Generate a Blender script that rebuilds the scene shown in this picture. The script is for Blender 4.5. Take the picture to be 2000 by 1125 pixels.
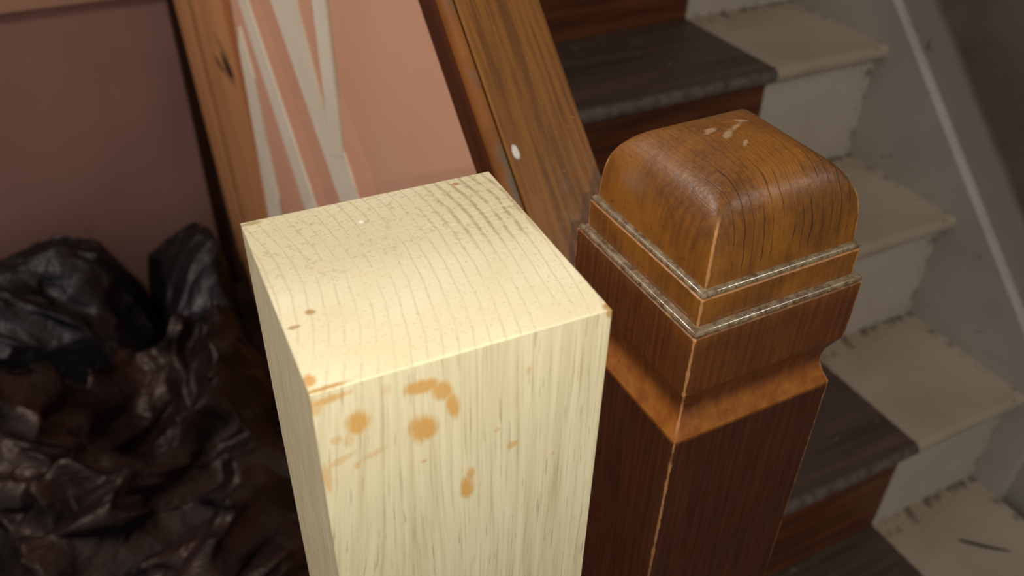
import bpy, bmesh, math, random
import numpy as np
from mathutils import Matrix, Vector

for o in list(bpy.data.objects):
    bpy.data.objects.remove(o)
scene = bpy.context.scene
COL = scene.collection
F = 1.0796                      # height of the reference bead of the newel above the floor

# ------------------------------------------------------------------ camera
R = Matrix(((0.8871936, 0.2632159, -0.3789524),
            (-0.4608576, 0.5452456, -0.7002268),
            (0.0223113, 0.7958798, 0.6050434)))
CAM = Vector((-0.234786, -0.242859, 0.222430 + F))
cd = bpy.data.cameras.new('camera')
cam = bpy.data.objects.new('camera', cd); COL.objects.link(cam)
cam.matrix_world = Matrix.Translation(CAM) @ R.to_4x4()
cd.sensor_width = 36.0
cd.lens = 1709.98 / 2000 * 36
cd.clip_start = 0.01
cd.dof.use_dof = True
cd.dof.focus_distance = 0.345
cd.dof.aperture_fstop = 11.5
scene.camera = cam

# ------------------------------------------------------------------ light
w = bpy.data.worlds.new('room_ambient'); scene.world = w
w.use_nodes = True
bg = w.node_tree.nodes['Background']
bg.inputs[0].default_value = (1.0, 0.93, 0.90, 1)
bg.inputs[1].default_value = 0.34

def light(name, kind, loc, energy, color, size):
    l = bpy.data.lights.new(name, kind); l.energy = energy; l.color = color
    l.shadow_soft_size = size
    o = bpy.data.objects.new(name, l); COL.objects.link(o); o.location = loc
    return o
# the phone's flash, beside the lens
light('phone_flash', 'POINT', CAM + R @ Vector((0.016, -0.0045, 0.0)), 2.6, (1.0, 0.94, 0.80), 0.0025)
# the hall's ceiling lamp, in front of the stairs
light('stair_lamp', 'POINT', (0.80, -0.75, 1.95), 9.0, (1.0, 0.96, 0.90), 0.07)
# added fill light, brightens the pink side, back wall and plastic
light('hall_fill', 'POINT', (-1.0, 0.85, 2.15), 38.0, (1.0, 0.90, 0.80), 0.12)

scene.view_settings.view_transform = 'Standard'
scene.view_settings.look = 'None'
scene.view_settings.exposure = 0.0
scene.view_settings.gamma = 1.0
scene.view_settings.use_curve_mapping = False

# ------------------------------------------------------------------ node helpers
def lin(r, g, b):
    f = lambda c: c/255/12.92 if c/255 <= 0.04045 else ((c/255+0.055)/1.055)**2.4
    return (f(r), f(g), f(b), 1.0)

class V:
    """a float socket with arithmetic"""
    def __init__(s, m, sock): s.m = m; s.s = sock
    def op(s, kind, *a, clamp=False):
        n = s.m.nt.nodes.new('ShaderNodeMath'); n.operation = kind; n.use_clamp = clamp
        for i, v in enumerate((s,) + a): s.m.put(n.inputs[i], v)
        return V(s.m, n.outputs[0])
    def __add__(s, o): return s.op('ADD', o)
    __radd__ = __add__
    def __sub__(s, o): return s.op('SUBTRACT', o)
    def __rsub__(s, o): return (s * -1) + o
    def __mul__(s, o): return s.op('MULTIPLY', o)
    __rmul__ = __mul__
    def __truediv__(s, o): return s.op('DIVIDE', o)
    def abs(s): return s.op('ABSOLUTE')
    def frac(s): return s.op('FRACT')
    def sqrt(s): return s.op('SQRT')
    def min(s, o): return s.op('MINIMUM', o)
    def max(s, o): return s.op('MAXIMUM', o)
    def clamp(s): return s.op('ADD', 0.0, clamp=True)
    def step(s, a, b):
        """smoothstep: 0 at a, 1 at b (a may exceed b)"""
        n = s.m.nt.nodes.new('ShaderNodeMapRange'); n.interpolation_type = 'SMOOTHSTEP'
        s.m.put(n.inputs[0], s)
        lo, hi, t0, t1 = (a, b, 0, 1) if a < b else (b, a, 1, 0)
        n.inputs[1].default_value = lo; n.inputs[2].default_value = hi
        n.inputs[3].default_value = t0; n.inputs[4].default_value = t1
        return V(s.m, n.outputs[0])

class Mat:
    def __init__(s, name, rough=0.6, spec=0.3, coat=0.0, coat_rough=0.2):
        s.mat = bpy.data.materials.new(name); s.mat.use_nodes = True
        s.nt = s.mat.node_tree
        s.b = s.nt.nodes['Principled BSDF']
        s.b.inputs['Roughness'].default_value = rough
        s.b.inputs['Specular IOR Level'].default_value = spec
        s.b.inputs['Coat Weight'].default_value = coat
        s.b.inputs['Coat Roughness'].default_value = coat_rough
        tc = s.nt.nodes.new('ShaderNodeTexCoord')
        s.P = tc.outputs['Object']
        sp = s.nt.nodes.new('ShaderNodeSeparateXYZ'); s.nt.links.new(s.P, sp.inputs[0])
        s.X, s.Y, s.Z = (V(s, sp.outputs[i]) for i in range(3))
    def put(s, inp, v):
        if isinstance(v, V): s.nt.links.new(v.s, inp)
        elif isinstance(v, bpy.types.NodeSocket): s.nt.links.new(v, inp)
        else: inp.default_value = v
    def vec(s, x, y, z):
        n = s.nt.nodes.new('ShaderNodeCombineXYZ')
        for i, v in enumerate((x, y, z)): s.put(n.inputs[i], v)
        return n.outputs[0]
    def noise(s, scale, detail=3, rough=0.55, vec=None, dist=0.0):
        n = s.nt.nodes.new('ShaderNodeTexNoise')
        n.inputs['Scale'].default_value = scale; n.inputs['Detail'].default_value = detail
        n.inputs['Roughness'].default_value = rough; n.inputs['Distortion'].default_value = dist
        s.nt.links.new(vec if vec is not None else s.P, n.inputs['Vector'])
        return V(s, n.outputs['Fac'])
    def mix(s, fac, a, b):
        n = s.nt.nodes.new('ShaderNodeMix'); n.data_type = 'RGBA'
        s.put(n.inputs['Factor'], fac); s.put(n.inputs['A'], a); s.put(n.inputs['B'], b)
        return n.outputs['Result']
    def color(s, c): s.put(s.b.inputs['Base Color'], c); return s
    def rough(s, v): s.put(s.b.inputs['Roughness'], v); return s
    def bump(s, h, strength=0.3, dist=0.002):
        n = s.nt.nodes.new('ShaderNodeBump')
        n.inputs['Strength'].default_value = strength; n.inputs['Distance'].default_value = dist
        s.put(n.inputs['Height'], h)
        s.nt.links.new(n.outputs[0], s.b.inputs['Normal'])
        s.nt.links.new(n.outputs[0], s.b.inputs['Coat Normal'])
        return s
    def spot(s, u, v, cu, cv, ru, rv, wob=None, edge=0.35, tilt=0.0):
        """soft ellipse mask in two coordinates"""
        a, b = u - cu, v - cv
        if tilt:
            c, sn = math.cos(tilt), math.sin(tilt)
            a, b = a*c + b*sn, b*c - a*sn
        d = ((a/ru)*(a/ru) + (b/rv)*(b/rv)).sqrt()
        if wob is not None: d = d + wob
        return d.step(1.0 + edge*0.5, 1.0 - edge)

# ------------------------------------------------------------------ object helpers
def tag(o, label, cat, group=None):
    o['label'] = label; o['category'] = cat
    if group: o['group'] = group
    return o
def empty(name, loc=(0, 0, 0)):
    o = bpy.data.objects.new(name, None); COL.objects.link(o); o.location = loc
    o.empty_display_size = 0.05
    return o
def mesh(name, verts, faces, mats, parent=None, smooth=False, bevel=0.0, seg=2):
    me = bpy.data.meshes.new(name)
    me.from_pydata([tuple(v) for v in verts], [], faces)
    bm = bmesh.new(); bm.from_mesh(me); bmesh.ops.recalc_face_normals(bm, faces=bm.faces); bm.to_mesh(me); bm.free()
    for m in (mats if isinstance(mats, (list, tuple)) else [mats]): me.materials.append(m.mat)
    o = bpy.data.objects.new(name, me); COL.objects.link(o)
    if parent is not None: o.parent = parent
    if smooth:
        for p in me.polygons: p.use_smooth = True
    if bevel:
        b = o.modifiers.new('bevel', 'BEVEL'); b.width = bevel; b.segments = seg; b.limit_method = 'ANGLE'
        b.angle_limit = math.radians(35)
    return o
def box(name, lo, hi, m, parent=None, bevel=0.0):
    x0, y0, z0 = lo; x1, y1, z1 = hi
    vs = [(x0,y0,z0),(x1,y0,z0),(x1,y1,z0),(x0,y1,z0),(x0,y0,z1),(x1,y0,z1),(x1,y1,z1),(x0,y1,z1)]
    fs = [(0,3,2,1),(4,5,6,7),(0,1,5,4),(1,2,6,5),(2,3,7,6),(3,0,4,7)]
    return mesh(name, vs, fs, m, parent, bevel=bevel)
def slab_x(name, poly, x0, x1, m, parent=None, bevel=0.0, lean=None):
    """polygon in (y, z) given thickness along x; lean(z) shifts x"""
    n = len(poly); L = lean or (lambda z: 0.0)
    vs = [(x0 + L(z), y, z) for y, z in poly] + [(x1 + L(z), y, z) for y, z in poly]
    fs = [tuple(range(n)), tuple(range(2*n-1, n-1, -1))] + [(i, (i+1) % n, n+(i+1) % n, n+i) for i in range(n)]
    return mesh(name, vs, fs, m, parent, bevel=bevel)
def sweep(name, prof, a, b, m, parent=None, smooth=False, bevel=0.0):
    """closed profile of (x, dz) swept from point (y,z)=a to b, cut square to y"""
    n = len(prof)
    vs = [(x, a[0], a[1]+dz) for x, dz in prof] + [(x, b[0], b[1]+dz) for x, dz in prof]
    fs = [tuple(range(n)), tuple(range(2*n-1, n-1, -1))] + [(i, (i+1) % n, n+(i+1) % n, n+i) for i in range(n)]
    return mesh(name, vs, fs, m, parent, smooth=smooth, bevel=bevel)
def structure(o): o['kind'] = 'structure'; return o

GO, RI, NO = 0.2077, 0.1974, 0.0212          # going, rise, nosing
SL = RI/GO
PITCH = math.atan(SL)
WX = 0.9046                                   # face of the wall string
KX = 0.681                                    # edge of the paint on the steps

# ------------------------------------------------------------------ materials
def m_floor():
    m = Mat('brown_floor', 0.7, 0.2)
    m.color(m.mix(m.noise(30, 4), lin(70, 55, 45), lin(110, 88, 72)))
    return m
def m_wall_back():
    m = Mat('dusky_pink_wall', 0.75, 0.2)
    n = m.noise(3.0, 4); f = m.noise(400, 2)
    m.color(m.mix(n.step(.3, .7), lin(148, 112, 104), lin(160, 124, 112)))
    return m.bump(f, .15, .001)
def m_wall_right():
    m = Mat('old_grey_wall', 0.85, 0.15)
    edge = m.Z - SL*m.Y + m.noise(14, 3)*0.014        # height above the stair pitch line
    line = F - 0.222 - SL*0.66
    n = m.noise(9, 5, .6); f = m.noise(260, 4, .7)
    rough_wall = m.mix(n.step(.3, .7), lin(112, 102, 93), lin(134, 122, 111))
    band = m.mix(n, lin(165, 162, 150), lin(182, 178, 166))
    c = m.mix(edge.step(line + .060, line + .085), band, rough_wall)
    dirt = m.noise(60, 3).step(.62, .72)*edge.step(line + .035, line + .01)
    c = m.mix(dirt*0.8, c, lin(60, 52, 44))
    m.color(c)
    return m.bump(f*edge.step(line + .060, line + .085), .5, .002)
def m_white_string():
    m = Mat('white_string_paint', 0.45, 0.35)
    n = m.noise(7, 4)
    c = m.mix(n.step(.3, .7), lin(182, 178, 170), lin(198, 194, 186))
    d = m.noise(38, 4, .6)
    m.color(m.mix(d.step(.66, .74)*0.5, c, lin(90, 78, 66)))
    return m
def m_step(name, riser=False):
    """painted margins, bare timber where a carpet runner lay"""
    m = Mat(name, 0.5, 0.3)
    wob = m.noise(90, 3)*0.006 - 0.003
    xx = m.X + wob
    bare = xx.step(KX + .002, KX - .002)*xx.step(.198, .202)
    n = m.noise(6, 4)
    paint = m.mix(n.step(.3, .7), lin(196, 186, 168), lin(212, 203, 188)) if riser else \
            m.mix(n.step(.3, .7), lin(176, 160, 138), lin(196, 182, 162))
    dirt = m.noise(70, 4, .65)
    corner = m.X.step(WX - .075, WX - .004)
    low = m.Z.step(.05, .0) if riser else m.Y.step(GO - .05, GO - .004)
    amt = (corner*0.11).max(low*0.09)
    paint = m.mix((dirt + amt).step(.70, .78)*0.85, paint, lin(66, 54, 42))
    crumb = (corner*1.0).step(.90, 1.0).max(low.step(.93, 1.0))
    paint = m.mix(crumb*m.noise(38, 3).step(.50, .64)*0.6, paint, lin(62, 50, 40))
    g = m.noise(60, 5, .6, vec=m.vec(m.X*0.06, m.Y, m.Z))
    if riser:
        wood = m.mix(g.step(.25, .75), lin(78, 42, 24), lin(124, 74, 44))
    else:
        wood = m.mix(g.step(.25, .75), lin(72, 58, 50), lin(104, 86, 74))
        worn = m.Y.step(.014, -.002)*m.noise(50, 4).step(.35, .62)
        wood = m.mix(worn*0.5, wood, lin(140, 134, 130))
        fleck = m.noise(85, 2, .4).step(.72, .76)
        wood = m.mix(fleck*.8, wood, lin(176, 166, 154))
        smear = m.noise(26, 4, .6).step(.60, .66)*m.Y.step(GO - .05, GO - .012)*m.X.step(.60, .5)
        wood = m.mix(smear*0.8, wood, lin(160, 146, 132))
    m.color(m.mix(bare, paint, wood))
    return m.bump(m.noise(120, 3), .12, .002)
def m_pink_panel(name, c0, c1):
    m = Mat(name, 0.6, 0.25)
    n = m.noise(5, 3)
    m.color(m.mix(n.step(.3, .7), lin(*c0), lin(*c1)))
    return m
def m_pine():
    m = Mat('orange_pine', 0.55, 0.3)
    g = m.noise(9, 4, .55, vec=m.vec(m.X, m.Y*3, m.Z*0.35))
    c = m.mix(g.step(.3, .7), lin(190, 132, 82), lin(210, 150, 100))
    wob = m.noise(60, 4)*1.6 - .8
    knot = m.spot(m.Y, m.Z, 1.010, F - .300, .040, .022, wob, .5)
    k2 = m.spot(m.Y, m.Z, 1.085, F - .325, .04, .007, wob, .5)
    k3 = m.spot(m.Y, m.Z, 1.03, F - .275, .05, .012, wob, .6)*.35
    m.color(m.mix(knot.max(k2).max(k3), c, lin(52, 36, 24)))
    return m
def m_white_batten():
    m = Mat('chalky_white_paint', 0.6, 0.25)
    m.color(m.mix(m.noise(12, 3).step(.3, .7), lin(228, 219, 196), lin(236, 228, 208)))
    return m
def m_dark_trim():
    m = Mat('dark_stained_timber', 0.6, 0.25)
    m.color(m.mix(m.noise(30, 3, vec=m.vec(m.X, m.Y, m.Z*.1)), lin(44, 22, 12), lin(62, 32, 18)))
    return m
def m_tan_trim():
    m = Mat('dull_tan_paint', 0.6, 0.25)
    m.color(m.mix(m.noise(12, 3), lin(168, 130, 108), lin(178, 142, 120)))
    return m

def m_newel():
    m = Mat('brown_varnished_newel', 0.42, 0.35, coat=0.25, coat_rough=0.28)
    z = m.Z - F
    big = m.noise(26, 3)
    streak = m.noise(1.0, 4, .6, vec=m.vec(m.X*420, m.Y*420, m.Z*16))
    c = m.mix(streak.step(.3, .75), lin(98, 58, 19), lin(128, 80, 26))
    c = m.mix(big.step(.38, .68)*.55, c, lin(168, 108, 30))
    # redder stain on neck and shaft, plus flash falloff painted dark on the shaft
    red = z.step(.008, -.012)
    c = m.mix(red*.80, c, m.mix(streak.step(.3, .8), lin(74, 34, 16), lin(108, 56, 24)))
    c = m.mix(z.step(-.061, -.064)*.72, c, m.mix(streak.step(.3, .8), lin(46, 20, 11), lin(70, 32, 16)))
    cove = z.step(-.064, -.0605)*z.step(-.045, -.056)  # worn orange varnish; upper cove kept darker in colour for its undercut shade
    c = m.mix(cove*.75, c, m.mix(m.noise(120, 3).step(.35, .7), lin(150, 84, 22), lin(176, 112, 40)))
    # checks of the end grain across the cap
    xx = m.X + (m.noise(55, 2, vec=m.vec(m.X*.4, m.Y, m.Z)) - .5)*0.003 + (m.noise(150, 1, vec=m.vec(m.X, 0., 0.)) - .5)*.006
    ln = ((xx/0.0050).frac() - .5).abs()
    thin = ln.step(.075, .02)*m.noise(60, 2).step(.36, .50)*z.step(.018, .026)*m.X.step(-.034, -.028)*m.Y.step(-.010, -.020)
    c = m.mix(thin*.75, c, lin(46, 24, 8))
    ln2 = ((xx/0.0021 + m.noise(40, 2)*.6).frac() - .5).abs()
    thin2 = ln2.step(.16, .05)*z.step(.040, .050)
    c = m.mix(thin2*.28, c, lin(58, 32, 12))
    por = m.noise(1.0, 3, .7, vec=m.vec(m.X*900, m.Y*300, m.Z*300)).step(.55, .72)
    c = m.mix(por*.4*z.step(-.06, -.03), c, lin(54, 28, 10))
    # worn arrises
    d = (m.X.abs() - m.Y.abs()).abs()
    wear = (d + (m.noise(160, 3) - .5)*.0026).step(.0012, .0004)*z.step(.047, .040)*z.step(-.30, -.06)*m.noise(35, 2).step(.36, .46)
    c = m.mix(wear*.85, c, lin(196, 142, 92))
    lip = ((z + .0012).abs() + (m.noise(170, 3) - .5)*.003).step(.0010, .0003).max(((z - .0142).abs() + (m.noise(170, 3) - .5)*.003).step(.0008, .0002))
    c = m.mix(lip*.6, c, lin(186, 132, 76))
    # scuffs of pale dust on top and side
    wob = m.noise(170, 4)*2.2 - 1.1
    for cx, cy, rx, ry, t in ((-.004, .002, .0042, .0018, .6), (.004, .006, .005, .0014, .5), (-.008, .008, .004, .0018, .3), (-.002, -.007, .003, .0010, .7), (.010, .010, .0035, .0012, -.5)):
        k = m.spot(m.X, m.Y, cx, cy, rx, ry, wob, .5, t)*z.step(.050, .053)
        c = m.mix(k*.5, c, lin(196, 172, 136))
    rub = m.spot(m.Y, z, .016, .036, .009, .006, m.noise(90, 3) - .5, .9)*m.X.step(-.030, -.034)
    c = m.mix(rub*.5, c, lin(140, 110, 82))
    m.color(c)
    speck = m.noise(900, 1).step(.72, .78)
    m.rough(.38 + .25*m.noise(60, 3))
    return m.bump(m.noise(300, 3)*.6 + speck*.5 - thin*1.2 + streak*.3 , .22, .0012)

def m_bead():
    m = Mat('rubbed_sheen_bead', 0.25, 0.6, coat=1.0, coat_rough=0.10)
    n = m.noise(240, 3, .7)
    m.color(m.mix(n.step(.3, .65), lin(92, 68, 40), lin(150, 134, 106)))  # rubbed varnish, base paled to paint in the light reflected along the beads
    return m.bump(m.noise(420, 3, .6), .12, .0006)
def m_rail():
    m = Mat('brown_varnished_rail', 0.45, 0.35, coat=0.15, coat_rough=0.3)
    cp, sp = math.cos(PITCH), math.sin(PITCH)
    t = m.Y*cp + m.Z*sp; nn = m.Z*cp - m.Y*sp
    g = m.noise(1.0, 4, .6, vec=m.vec(m.X*240, nn*240, t*9), dist=.4)
    fine = m.noise(1.0, 3, .6, vec=m.vec(m.X*700, nn*700, t*40))
    c = m.mix(g.step(.34, .66), lin(112, 68, 20), lin(150, 97, 34))
    c = m.mix(fine.step(.55, .75)*.4, c, lin(70, 38, 14))
    dust = m.noise(70, 4, .7).step(.45, .75)*t.step(.86, .76)
    c = m.mix(dust*.45, c, lin(150, 128, 96))
    fl = m.noise(420, 2, .5).step(.70, .76)
    c = m.mix(fl*.35, c, lin(196, 170, 130))
    blob = m.spot(m.X, m.Y, -.0185, .157, .0022, .0036, (m.noise(200, 2) - .5)*.8, .3)
    c = m.mix(blob, c, lin(236, 232, 224))
    m.color(c)
    return m.bump(g*.8 + fine*.6, .25, .001)
def m_shoulder():
    m = Mat('amber_varnished_moulding', 0.4, 0.4, coat=0.3, coat_rough=0.2)
    n = m.noise(22, 3)
    c = m.mix(n.step(.35, .65), lin(128, 76, 22), lin(150, 92, 30))
    c = m.mix(m.noise(30, 3).step(.5, .7)*m.X.step(-.030, -.027)*.8, c, lin(96, 92, 80))
    m.color(c); return m
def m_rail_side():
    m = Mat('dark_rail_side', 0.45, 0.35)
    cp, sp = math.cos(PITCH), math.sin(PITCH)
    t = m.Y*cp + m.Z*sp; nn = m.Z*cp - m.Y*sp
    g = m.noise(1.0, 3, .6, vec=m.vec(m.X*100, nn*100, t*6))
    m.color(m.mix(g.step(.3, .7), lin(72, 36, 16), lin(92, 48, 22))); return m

OW, OD, OH = 0.0902, 0.0898, F + 0.0625
def m_oak_side():
    m = Mat('pale_sawn_oak', 0.6, 0.25)
    z = m.Z - OH
    wav = (m.noise(14, 2, vec=m.vec(m.X, m.Y, m.Z*.5)) - .5)*.006
    x2 = m.X + wav - (m.X.step(.034, .0))*z*0.10
    fine = m.noise(1.0, 3, .6, vec=m.vec(x2*900, m.Y*900, m.Z*22))
    mid = m.noise(1.0, 3, .55, vec=m.vec(x2*260, m.Y*260, m.Z*9))
    c = m.mix(mid.step(.3, .72), lin(214, 203, 165), lin(232, 223, 188))
    c = m.mix(fine.step(.50, .72)*.55, c, lin(172, 154, 112))
    pore = m.noise(1.0, 2, .5, vec=m.vec(x2*1300, m.Y*1300, m.Z*55)).step(.63, .70)
    c = m.mix(pore*.45, c, lin(136, 118, 84))
    wob = (m.noise(1.0, 3, .6, vec=m.vec(m.X*900, m.Y*900, m.Z*160)) - .5)*.9
    fr = m.Y.step(.004, .001)
    stain = None
    spots = [(.0115, -.0150, .0034, .0044, 0, 1), (.0300, -.0250, .0044, .0055, .15, 1),
             (.0305, -.0088, .0052, .0026, -.12, .95), (.0362, -.0125, .0030, .0040, .5, .95), (.0395, -.0195, .0020, .0052, .12, .95),
             (.0434, -.0575, .0024, .0050, .05, 1), (.0446, -.0515, .0014, .0032, -.1, .8),
             (.0590, -.0445, .0020, .0016, .4, .7), (.0635, -.0148, .0008, .0020, -.2, .5),
             (.0012, -.0330, .0014, .0060, 0, .6), (.0055, -.0275, .0050, .0014, .35, .45), (.0150, -.0290, .0040, .0013, .25, .4),
             (.0085, -.0205, .0018, .0024, 0, .4), (.0052, -.0192, .0017, .0016, 0, .5),
             (.0045, -.0035, .0062, .0013, .10, .8), (.0008, -.005, .0020, .003, 0, .6), (.0200, -.0060, .0016, .0020, 0, .25),
             (.0298, -.0388, .0010, .0007, 0, .7), (.0534, -.0356, .0010, .0010, 0, .5), (.0737, -.0549, .0006, .0010, 0, .5),
             (.0100, -.0315, .0009, .0014, 0, .6), (.0440, -.0545, .0005, .0007, 0, .4)]
    for cx, cz, rx, rz, t, a in spots:
        k = m.spot(m.X, z, cx, cz, rx*1.10, rz*1.10, wob, .5, t)*a
        stain = k if stain is None else stain.max(k)
    crn = m.spot(m.X, z, OW, -.0005, .0022, .0030, wob, .4)
    scol = m.mix(wob + .5, lin(200, 150, 74), lin(214, 168, 96))
    c = m.mix(stain*fr*.92, c, scol)
    c = m.mix(crn*.8, c, lin(176, 134, 70))
    m.color(c)
    return m.bump(fine*.7 + pore*-.6, .18, .0008)
def m_oak_end():
    m = Mat('sawn_oak_end_grain', 0.65, 0.22)
    px, py = m.X + .115, m.Y - .052
    warp = (m.noise(24, 3) - .5)*.005
    r = (px*px + py*py).sqrt() + warp
    fine = m.noise(1100, 2, .6)
    th = py.op('ARCTAN2', px)
    ring = ((r/0.0044).frac() - .5).abs()
    back = m.Y.step(.040, .058)
    ringm = ring.step(.10, .02)*m.noise(60, 3).step(.30, .58)
    dots = ((th*170 + (m.noise(90, 2) - .5)*1.2).frac() - .5).abs().step(.12, .34)
    dash = ringm*(dots*.85 + .15)
    pores = m.noise(1.0, 2, .5, vec=m.vec(r*900, th*120, 0.0)).step(.58, .70)
    ray = ((th*70 + m.noise(18, 2)*2).frac() - .5).abs().step(.07, .02)*m.noise(30, 2, vec=m.vec(m.X*.3, m.Y*3, 0.)).step(.45, .62)
    c = m.mix(m.noise(30, 3).step(.3, .7), lin(228, 217, 178), lin(238, 228, 194))
    c = m.mix(back*.45, c, lin(208, 196, 158))
    c = m.mix(pores*.30, c, lin(168, 148, 104))
    c = m.mix(dash*.36, c, lin(150, 128, 88))
    right = m.X.step(.052, .074)*m.Y.step(.040, .056)
    wide = ring.step(.26, .08)*m.noise(160, 3, .7).step(.34, .6)
    c = m.mix(wide*right*.42, c, lin(150, 118, 80))
    c = m.mix(back*m.noise(420, 3, .7).step(.55, .68)*.4, c, lin(150, 132, 98))
    c = m.mix(ray*.5, c, lin(250, 242, 206))
    wob = (m.noise(500, 3) - .5)*.9
    for cx, cy, rx, ry, col in ((.0089, .0338, .0016, .0014, (176, 136, 80)), (.0753, .0857, .0014, .0010, (170, 122, 80)),
                                (.0030, .0288, .0018, .0009, (180, 140, 92)), (.0012, .0055, .0020, .0028, (206, 154, 82)),
                                (.0045, .0010, .0070, .0009, (184, 142, 72)), (.0030, .0880, .0040, .0012, (176, 152, 110)),
                                (.0898, .0012, .0020, .0022, (170, 124, 60))):
        c = m.mix(m.spot(m.X, m.Y, cx, cy, rx, ry, wob, .4)*.85, c, lin(*col))
    c = m.mix(m.spot(m.X, m.Y, .0368, .0746, .0009, .0009, None, .4), c, lin(255, 252, 236))
    m.color(c)
    saw = m.noise(1.0, 3, .6, vec=m.vec((m.X + m.Y*.6)*700, (m.Y - m.X*.6)*160, 0.))
    return m.bump(fine*.7 + saw*.5*back + wide*right*-.9 - dash*.6, .28, .0010)

def m_plastic(name, tint):
    m = Mat(name, 0.34, 0.5)
    n = m.noise(7, 4, .6)
    m.color(m.mix(n.step(.35, .7), lin(*tint[0]), lin(*tint[1])))
    m.rough(.24 + .28*m.noise(16, 3))
    m.b.inputs['Specular Tint'].default_value = tint[2]
    return m.bump(m.noise(26, 4, .55, dist=1.2) + .35*m.noise(80, 3, .6, dist=.8)*m.noise(5, 2).step(.4, .6), .5, .010)

# ------------------------------------------------------------------ the setting
structure(box('floor', (-2.4, -1.6, -0.06), (WX + 0.16, 2.0, 0.0), m_floor()))
structure(box('wall_right', (WX + 0.020, -1.6, 0.0), (WX + 0.14, 2.0, 2.45), m_wall_right()))
wb = structure(box('wall_back', (-2.4, 1.60, 0.0), (0.12, 1.70, 2.45), m_wall_back()))
TR = F - 0.372
structure(box('trim_1', (-2.4, 1.588, TR), (-0.036, 1.5998, TR + 0.075), m_tan_trim(), bevel=0.003))
structure(box('trim_2', (-0.036, 1.575, 0.0), (-0.0125, 1.5998, 2.3), m_dark_trim(), bevel=0.002))

# boarded side of the stairs below the handrail
side = structure(empty('wall_stair_side'))
PX = -0.030
top = lambda y: F - 0.155 + SL*(y - 0.045)
pink = m_pink_panel('salmon_pink_paint', (216, 164, 134), (222, 172, 144))
pink2 = m_pink_panel('salmon_pink_batten', (226, 168, 138), (230, 176, 146))
white = m_white_batten(); pine = m_pine()
slab_x('panel', [(.0465, 0), (.926, 0), (.926, top(.926)), (.0465, top(.0465))], PX, PX + .014, pink, side)
lean = lambda z: -.0416*(z - (F - .36)) - .003
slab_x('pine_board', [(.928, 0), (1.232, 0), (1.232, top(1.232)), (.928, top(.928))], PX, PX + .014, pine, side, lean=lean)
slab_x('pine_board', [(1.322, 0), (1.500, 0), (1.500, top(1.5)), (1.322, top(1.322))], PX, PX + .014, pine, side, bevel=.003, lean=lean)
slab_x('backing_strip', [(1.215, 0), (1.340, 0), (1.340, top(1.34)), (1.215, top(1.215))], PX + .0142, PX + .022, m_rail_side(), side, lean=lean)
def strip(name, poly, t, m, bevel=.0006):
    return slab_x(name, [(y, F + z) for y, z in poly], PX - t, PX - .0002, m, side, bevel=bevel)
strip('batten', [(.468, -.178), (.509, -.196), (.524, .26), (.481, .22)], .0030, white, 0)
strip('batten', [(.30, -.398), (.503, -.238), (.680, -.098), (.867, .049), (.867, .16), (.576, -.065), (.526, -.148), (.509, -.180), (.469, -.171), (.439, -.203), (.30, -.314)], .0026, white, 0)
strip('batten', [(.42, -.557), (.665, -.334), (.862, -.155), (.862, -.088), (.804, -.137), (.609, -.302), (.42, -.462)], .0026, white)
strip('batten', [(.805, -1.078), (.895, -1.078), (.898, -.45), (.902, -.31), (.906, -.23), (.88, -.195), (.84, -.25), (.825, -.34), (.805, -.41)], .0034, white)
strip('pink_batten', [(.25, -.365), (.439, -.2045), (.466, -.176), (.480, -.158), (.480, -.129), (.457, -.109), (.384, -.169), (.25, -.28)], .0006, pink2, 0)
strip('pink_batten', [(.42, -.460), (.609, -.300), (.804, -.135), (.862, -.086), (.862, -.02), (.746, -.119), (.563, -.274), (.42, -.395)], .0006, pink2, 0)

# ------------------------------------------------------------------ the staircase
stairs = tag(empty('staircase'), 'straight staircase with cream painted margins and bare dark timber down the middle', 'staircase')
mt, mr = m_step('step_tread', False), m_step('step_riser', True)
Y0, Z0 = 0.6674, F - 0.4874                    # foot of the riser below the uppermost full tread
def tread_mesh():
    prof = []                                   # (y, z) : nosing at y = 0, top at z = 0
    r = .009
    for k in range(7):
        a = math.pi/2 + math.pi*k/6*1.0
        prof.append((r + r*math.cos(a), -.011 + .011*math.sin(a)))
    prof += [(GO + NO + .012, -.022), (GO + NO + .012, 0)]
    n = len(prof); x0, x1 = -.0158, WX
    vs = [(x0, y, z) for y, z in prof] + [(x1, y, z) for y, z in prof]
    fs = [tuple(range(n)), tuple(range(2*n-1, n-1, -1))] + [(i, (i+1) % n, n+(i+1) % n, n+i) for i in range(n)]
    return vs, fs
tv, tf = tread_mesh()
t0 = mesh('tread', tv, tf, mt, stairs)
for p in t0.data.polygons: p.use_smooth = False
rv = [(x, y, z) for x in (-.0158, WX) for y, z in ((0, 0), (.014, 0), (.014, RI - .0222), (0, RI - .0222))]
rf = [(0, 1, 2, 3), (7, 6, 5, 4), (0, 1, 5, 4), (1, 2, 6, 5), (2, 3, 7, 6), (3, 0, 4, 7)]
r0 = mesh('riser', rv, rf, mr, stairs)
first = True
for i in range(-3, 3):                          # i = 3 is the bottom step
    yr, zr = Y0 - i*GO, Z0 - i*RI               # foot of riser i; tread i lies on top of it
    t = t0 if first else t0.copy(); r = r0 if first else r0.copy()
    if not first: COL.objects.link(t); COL.objects.link(r)
    t.location = (0, yr - NO, zr + RI); r.location = (0, yr, zr)
    first = False
xb = .0458                                      # the bottom step stops at the newel
for nm, src, mm_, loc in (('tread', tv, mt, (0, Y0 - 3*GO - NO, Z0 - 2*RI)), ('riser', rv, mr, (0, Y0 - 3*GO, Z0 - 3*RI))):
    o = mesh(nm, [(max(x, xb), y, z) for x, y, z in src], tf if nm == 'tread' else rf, mm_, stairs); o.location = loc
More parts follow.
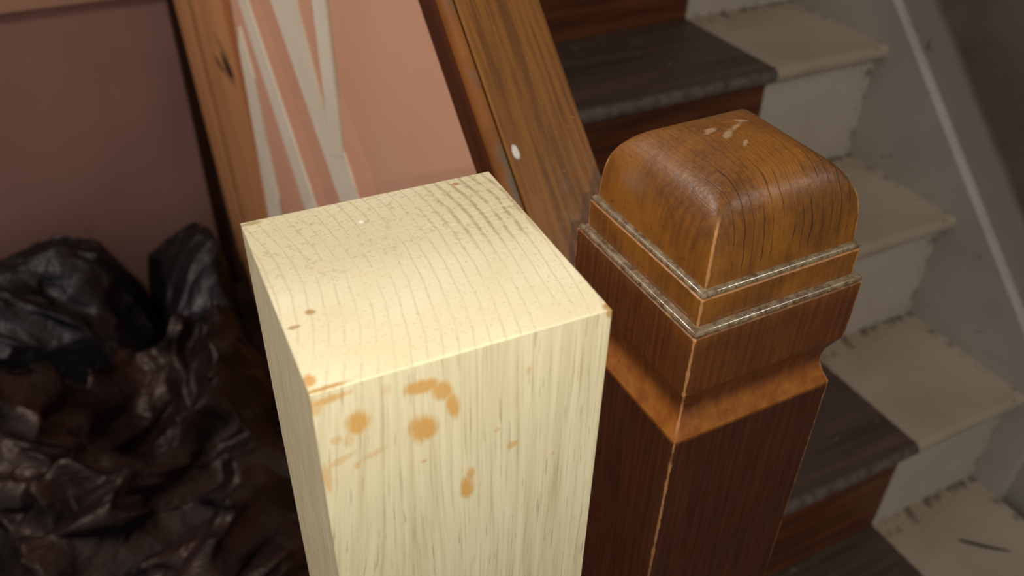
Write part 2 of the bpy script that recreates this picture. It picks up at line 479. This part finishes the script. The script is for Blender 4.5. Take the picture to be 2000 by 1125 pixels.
sz = lambda y: F - 0.229 + SL*(y - 0.66)        # top of the wall string
yb = 1.59
prof = [(WX, 0), (WX + .003, .004), (WX + .010, .006), (WX + .0165, .004), (WX + .0195, 0), (WX + .0195, -.40), (WX, -.40)]
ya2 = .66 - (F - .222 - .42)/SL
sweep('wall_string', prof, (ya2, sz(ya2)), (yb, sz(yb)), m_white_string(), stairs)

# ------------------------------------------------------------------ newel post
newel = tag(empty('newel_post'), 'dark brown varnished newel post with rounded cap at foot of stairs', 'newel post')
mn = m_newel()
def square_lathe(name, prof, parent, m, cap_top=False, cap_bot=False, n=10):
    """square rings with slightly eased corners: prof of (half size, z, corner radius)"""
    vs, fs = [], []
    for h, z, cr in prof:
        cr = min(cr, h*.98)
        for q, (sx, sy) in enumerate(((1, 1), (-1, 1), (-1, -1), (1, -1))):
            for k in range(3):
                a = math.pi/2*q + math.pi/4*k
                vs.append((sx*(h - cr) + cr*math.cos(a), sy*(h - cr) + cr*math.sin(a), F + z))
            # straight run to the next corner
            a1 = math.pi/2*(q + 1)
            nx, ny = ((-1, 1), (-1, -1), (1, -1), (1, 1))[q]
            p0 = Vector((sx*(h - cr) + cr*math.cos(a1), sy*(h - cr) + cr*math.sin(a1)))
            p1 = Vector((nx*(h - cr) + cr*math.cos(a1), ny*(h - cr) + cr*math.sin(a1)))
            for k in range(1, n):
                p = p0.lerp(p1, k/n); vs.append((p.x, p.y, F + z))
    N = len(vs)//len(prof)
    for i in range(len(prof) - 1):
        for k in range(N):
            fs.append((i*N + k, i*N + (k+1) % N, (i+1)*N + (k+1) % N, (i+1)*N + k))
    if cap_bot: fs.append(tuple(range(N)))
    if cap_top: fs.append(tuple(range(len(vs) - N, len(vs))))
    o = mesh(name, vs, fs, m, parent, smooth=True)
    o.data.set_sharp_from_angle(angle=math.radians(32)) if hasattr(o.data, 'set_sharp_from_angle') else None
    return o
E_ = .0006
pts = [(.0392, .0170), (.0390, .0230), (.0386, .0285), (.0379, .0340), (.0367, .0390), (.0349, .0432), (.0325, .0468), (.0296, .0499),
       (.0262, .0525), (.0224, .0545), (.0182, .0559), (.0135, .0569), (.0085, .0575), (.0035, .0578), (.0006, .0578)]
def smooth_pts(p, sub=3):
    out = []
    for i in range(len(p) - 1):
        a, b, c, d = p[max(i-1, 0)], p[i], p[i+1], p[min(i+2, len(p)-1)]
        for k in range(sub):
            t = k/sub
            out.append(tuple(.5*((2*b[j]) + (-a[j]+c[j])*t + (2*a[j]-5*b[j]+4*c[j]-d[j])*t*t + (-a[j]+3*b[j]-3*c[j]+d[j])*t**3) for j in (0, 1)))
    return out + [p[-1]]
dome = [(h, z, E_ + max(0, (z - .036))*.14) for h, z in smooth_pts(pts)]
square_lathe('cap', dome, newel, mn, cap_top=True, cap_bot=True)
def arc(cx, cz, r, a0, a1, n=6):
    return [(cx + r*math.cos(math.radians(a0 + (a1-a0)*k/n)), cz + r*math.sin(math.radians(a0 + (a1-a0)*k/n))) for k in range(n+1)]
# upper collar: face, then a rounded lip on top
mb = m_bead()
col1 = [(.0417, .0010), (.0417, .0137), (.0412, .0142), (.0385, .0142)]
square_lathe('upper_collar', [(h, z, E_) for h, z in col1], newel, mn, True, True)
square_lathe('bead', [(h, z, E_) for h, z in [(.0392, .01425)] + arc(.0399, .0155, .0017, -50, 110, 9) + [(.0392, .0174)]], newel, mb, True, True)
col2 = [(.0450, -.0335), (.0452, -.0300), (.0452, -.0025), (.0447, -.0020), (.0415, -.0020)]
square_lathe('lower_collar', [(h, z, E_) for h, z in col2], newel, mn, True, True)
square_lathe('bead', [(h, z, E_) for h, z in [(.0420, -.00195)] + arc(.0433, -.0007, .0017, -50, 110, 9) + [(.0418, .0012)]], newel, mb, True, True)
neck = [(.0449, -.0612)] + [(.0436, -.0585), (.0424, -.0560), (.0414, -.0535), (.0406, -.0508), (.0402, -.0482), (.0403, -.0455), (.0409, -.0425), (.0420, -.0395), (.0434, -.0365), (.0448, -.0336)]
square_lathe('neck', [(h, z, E_) for h, z in neck], newel, mn, True, True)
square_lathe('shaft', [(.0449, -F, E_), (.0449, -.70, E_), (.0449, -.40, E_), (.0449, -.20, E_), (.0449, -.0613, E_)], newel, mn, True, True)

# ------------------------------------------------------------------ handrail
rail = tag(empty('handrail'), 'brown varnished wooden handrail sloping up the stairs from the newel', 'handrail')
ZR = F - 0.13
cpi = math.cos(PITCH)
a_, b_ = (.0462, ZR + SL*.0012), (1.585, ZR + SL*(1.585 - .045))
sweep('rail_board', [(-.0236, -.0010/cpi), (-.0226, 0), (.0295, 0), (.0312, -.002/cpi), (.0312, -.034/cpi), (-.0236, -.034/cpi)], a_, b_, m_rail(), rail)
sh = [(-.0250, -.0010)] + [(-.0250 - .0065*math.sin(math.radians(t)), -.0085 + .0075*math.cos(math.radians(t))) for t in (15, 30, 45, 60, 75, 90)] + [(-.0315, -.010), (-.0250, -.010)]
sweep('edge_moulding', [(x, z/cpi) for x, z in sh], a_, b_, m_shoulder(), rail)
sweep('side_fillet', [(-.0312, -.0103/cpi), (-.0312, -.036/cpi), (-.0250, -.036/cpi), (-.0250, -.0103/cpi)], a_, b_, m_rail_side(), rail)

# ------------------------------------------------------------------ new oak post
def oak():
    tx, ty = -.0013, -.0091
    random.seed(4)
    top_z = lambda x, y: OH + tx*x + ty*y
    n = 16
    ring = []
    for k in range(n): ring.append((OW*k/n, 0))
    for k in range(n): ring.append((OW, OD*k/n))
    for k in range(n): ring.append((OW - OW*k/n, OD))
    for k in range(n): ring.append((0, OD - OD*k/n))
    vs = [(x, y, 0) for x, y in ring] + [(x, y, top_z(x, y) - .0003 - .0002*random.random()) for x, y in ring]
    inner = []
    for x, y in ring:
        ix = min(max(x, .0003 + .0003*random.random()), OW - .0004); iy = min(max(y, .0003 + .0004*random.random()), OD - .0004)
        inner.append((ix, iy, top_z(ix, iy)))
    vs += inner
    N = len(ring)
    fs = [tuple(range(N - 1, -1, -1))]
    for j in (0, 1):
        for k in range(N): fs.append((j*N + k, j*N + (k+1) % N, (j+1)*N + (k+1) % N, (j+1)*N + k))
    fs.append(tuple(range(2*N, 3*N)))
    o = mesh('oak_post', vs, fs, [m_oak_side(), m_oak_end()])
    for p in o.data.polygons:
        if p.normal.z > .4: p.material_index = 1
    o.location = (-.2028, -.0756, 0); o.rotation_euler = (0, 0, -.043)
    return tag(o, 'pale new sawn oak post with orange stains standing beside the brown newel', 'post')
oak()

# ------------------------------------------------------------------ black plastic on the floor
def crumple(x, y, seed, f0=2.6, f1=15.0, k=11, amp=.30):
    rng = np.random.default_rng(seed)
    z = np.zeros_like(x); wx, wy = x.copy(), y.copy()
    for j in range(k):
        f = f0*(f1/f0)**(j/(k - 1))
        a = rng.uniform(0, math.pi); c, s = math.cos(a), math.sin(a)
        ph = rng.uniform(0, 1)
        u = (c*wx + s*wy)*f + ph + .35*np.sin((s*wx - c*wy)*f*.9 + rng.uniform(0, 6))
        tri = np.abs(2*(u - np.floor(u)) - 1)
        msk = .5 + .5*np.sin(wx*f*rng.uniform(.3, .9) + rng.uniform(0, 6))*np.sin(wy*f*rng.uniform(.3, .9) + rng.uniform(0, 6))
        z += amp/f*(tri**1.6)*msk
        wx = wx + .25/f*np.sin(wy*f*1.3 + rng.uniform(0, 6)); wy = wy + .25/f*np.sin(wx*f*1.3 + rng.uniform(0, 6))
    return z
def heap(name, bounds, profile, seed, m, n=170, creases=(), f0=2.6, amp=.30, mg=.10):
    x0, x1, y0, y1 = bounds
    gx, gy = np.meshgrid(np.linspace(0, 1, n), np.linspace(0, 1, n))
    X, Y = x0 + gx*(x1 - x0), y0 + gy*(y1 - y0)
    edge = np.minimum(np.minimum(gx, 1 - gx), np.minimum(gy, 1 - gy))
    fall = np.clip(edge/mg, 0, 1)**.5
    c = crumple(X, Y, seed, f0=f0, amp=amp)
    Z = profile(X, Y) + c
    for (ax, ay), (bx, by), wd, dp in creases:
        dx, dy = bx - ax, by - ay; L = math.hypot(dx, dy)
        t = ((X - ax)*dx + (Y - ay)*dy)/L/L; dd = ((X - ax)*-dy + (Y - ay)*dx)/L
        win = np.clip(np.minimum(t, 1 - t)*5, 0, 1)
        Z += dp*win*np.clip(1 - np.abs(dd)/wd, 0, 1)**1.3
    Z = .004 + np.maximum(Z, .002)*fall
    # rumple sideways too, so that folds lean over a little
    q = (1 - (1 - fall)**2)
    Xs = X + q*.010*np.sin(Y*31 + 5*c*20 + seed); Ys = Y + q*.010*np.sin(X*27 + seed*2 + c*90)
    vs = np.stack([Xs, Ys, Z], -1).reshape(-1, 3)
    idx = np.arange(n*n).reshape(n, n)
    fs = np.stack([idx[:-1, :-1], idx[:-1, 1:], idx[1:, 1:], idx[1:, :-1]], -1).reshape(-1, 4)
    base = len(vs)
    rim = list(idx[0, :]) + list(idx[1:, -1]) + list(idx[-1, -2::-1]) + list(idx[-2:0:-1, 0])
    vs = vs.tolist() + [(vs[i][0], vs[i][1], 0.001) for i in rim]
    fs = fs.tolist()
    for k in range(len(rim)):
        k2 = (k + 1) % len(rim)
        fs.append((rim[k], base + k, base + k2, rim[k2]))
    fs.append(tuple(base + k for k in range(len(rim))))
    loc = ((x0 + x1)/2, (y0 + y1)/2, 0)
    vs = [(a - loc[0], b - loc[1], c_) for a, b, c_ in vs]
    o = mesh(name, vs, [tuple(f) for f in fs], m, smooth=True)
    o.location = loc
    return o
gs = lambda X, Y, cx, cy, rx, ry, h: h*np.exp(-(((X - cx)/rx)**2 + ((Y - cy)/ry)**2))
black = m_plastic('black_polythene', ((14, 14, 19), (28, 26, 30), (.92, .86, .90, 1)))
brownish = m_plastic('brown_black_polythene', ((19, 17, 22), (50, 36, 34), (1.0, .78, .66, 1)))
cr = [((-.53, .93), (-.36, 1.05), .035, .05), ((-.36, 1.05), (-.27, 1.17), .03, .05), ((-.50, .80), (-.30, .86), .03, .045),
      ((-.28, 1.2), (-.19, 1.42), .03, .05), ((-.30, .85), (-.12, .92), .03, .05), ((-.22, 1.0), (-.15, 1.25), .025, .045)]
fr = heap('plastic_sheet', (-1.05, -.042, .25, 1.24), lambda X, Y: .06 + gs(X, Y, -.5, 1.0, .22, .25, .07) + gs(X, Y, -.2, .75, .14, .2, .05) + gs(X, Y, -.16, 1.05, .09, .14, .07) + gs(X, Y, -.09, 1.22, .10, .16, .09), 3, brownish, n=230, creases=cr)
tag(fr, 'crumpled black plastic sheeting spread over the floor beside the oak post', 'plastic sheet')
lf = heap('rubbish_bag', (-.95, -.215, 1.245, 1.585), lambda X, Y: .03 + gs(X, Y, -.47, 1.46, .22, .16, .16) + gs(X, Y, -.31, 1.43, .09, .13, .05), 8, black, n=150, amp=.2)
tag(lf, 'slumped black rubbish bag piled against the dusky pink wall', 'rubbish bag')
rt = heap('rubbish_bag', (-.212, -.044, 1.245, 1.570), lambda X, Y: .02 + gs(X, Y, -.09, 1.44, .16, .19, .21), 12, black, n=110, amp=.07, f0=4., mg=.16)
tag(rt, 'small black rubbish bag tucked into the corner by the pine boards', 'rubbish bag')

# ------------------------------------------------------------------ a splinter on the bottom step
def splinter():
    a, b, c = Vector((.7787, .1702, 0)), Vector((.8034, .1453, 0)), Vector((.8322, .1207, 0))
    vs, fs = [], []
    for k, (p, r) in enumerate(((a, .0012), (a.lerp(b, .5), .0022), (b, .0020), (b.lerp(c, .5), .0018), (c, .0008))):
        for q in range(6):
            t = math.pi*2*q/6
            vs.append((p.x - a.x + r*.7*math.cos(t), p.y - a.y + r*.7*math.cos(t), .0021 + r*.9*math.sin(t)))
    for k in range(4):
        for q in range(6): fs.append((k*6 + q, k*6 + (q+1) % 6, k*6 + 6 + (q+1) % 6, k*6 + 6 + q))
    fs += [tuple(range(6)), tuple(range(24, 30))]
    m = Mat('dark_splinter', .7, .2); m.color(m.mix(m.noise(200, 2), lin(40, 32, 26), lin(66, 54, 44)))
    o = mesh('wood_splinter', vs, fs, m, smooth=True); o.location = (a.x, a.y, F - .8822)
    tag(o, 'thin dark splinter lying on the bottom cream painted tread', 'splinter')
splinter()
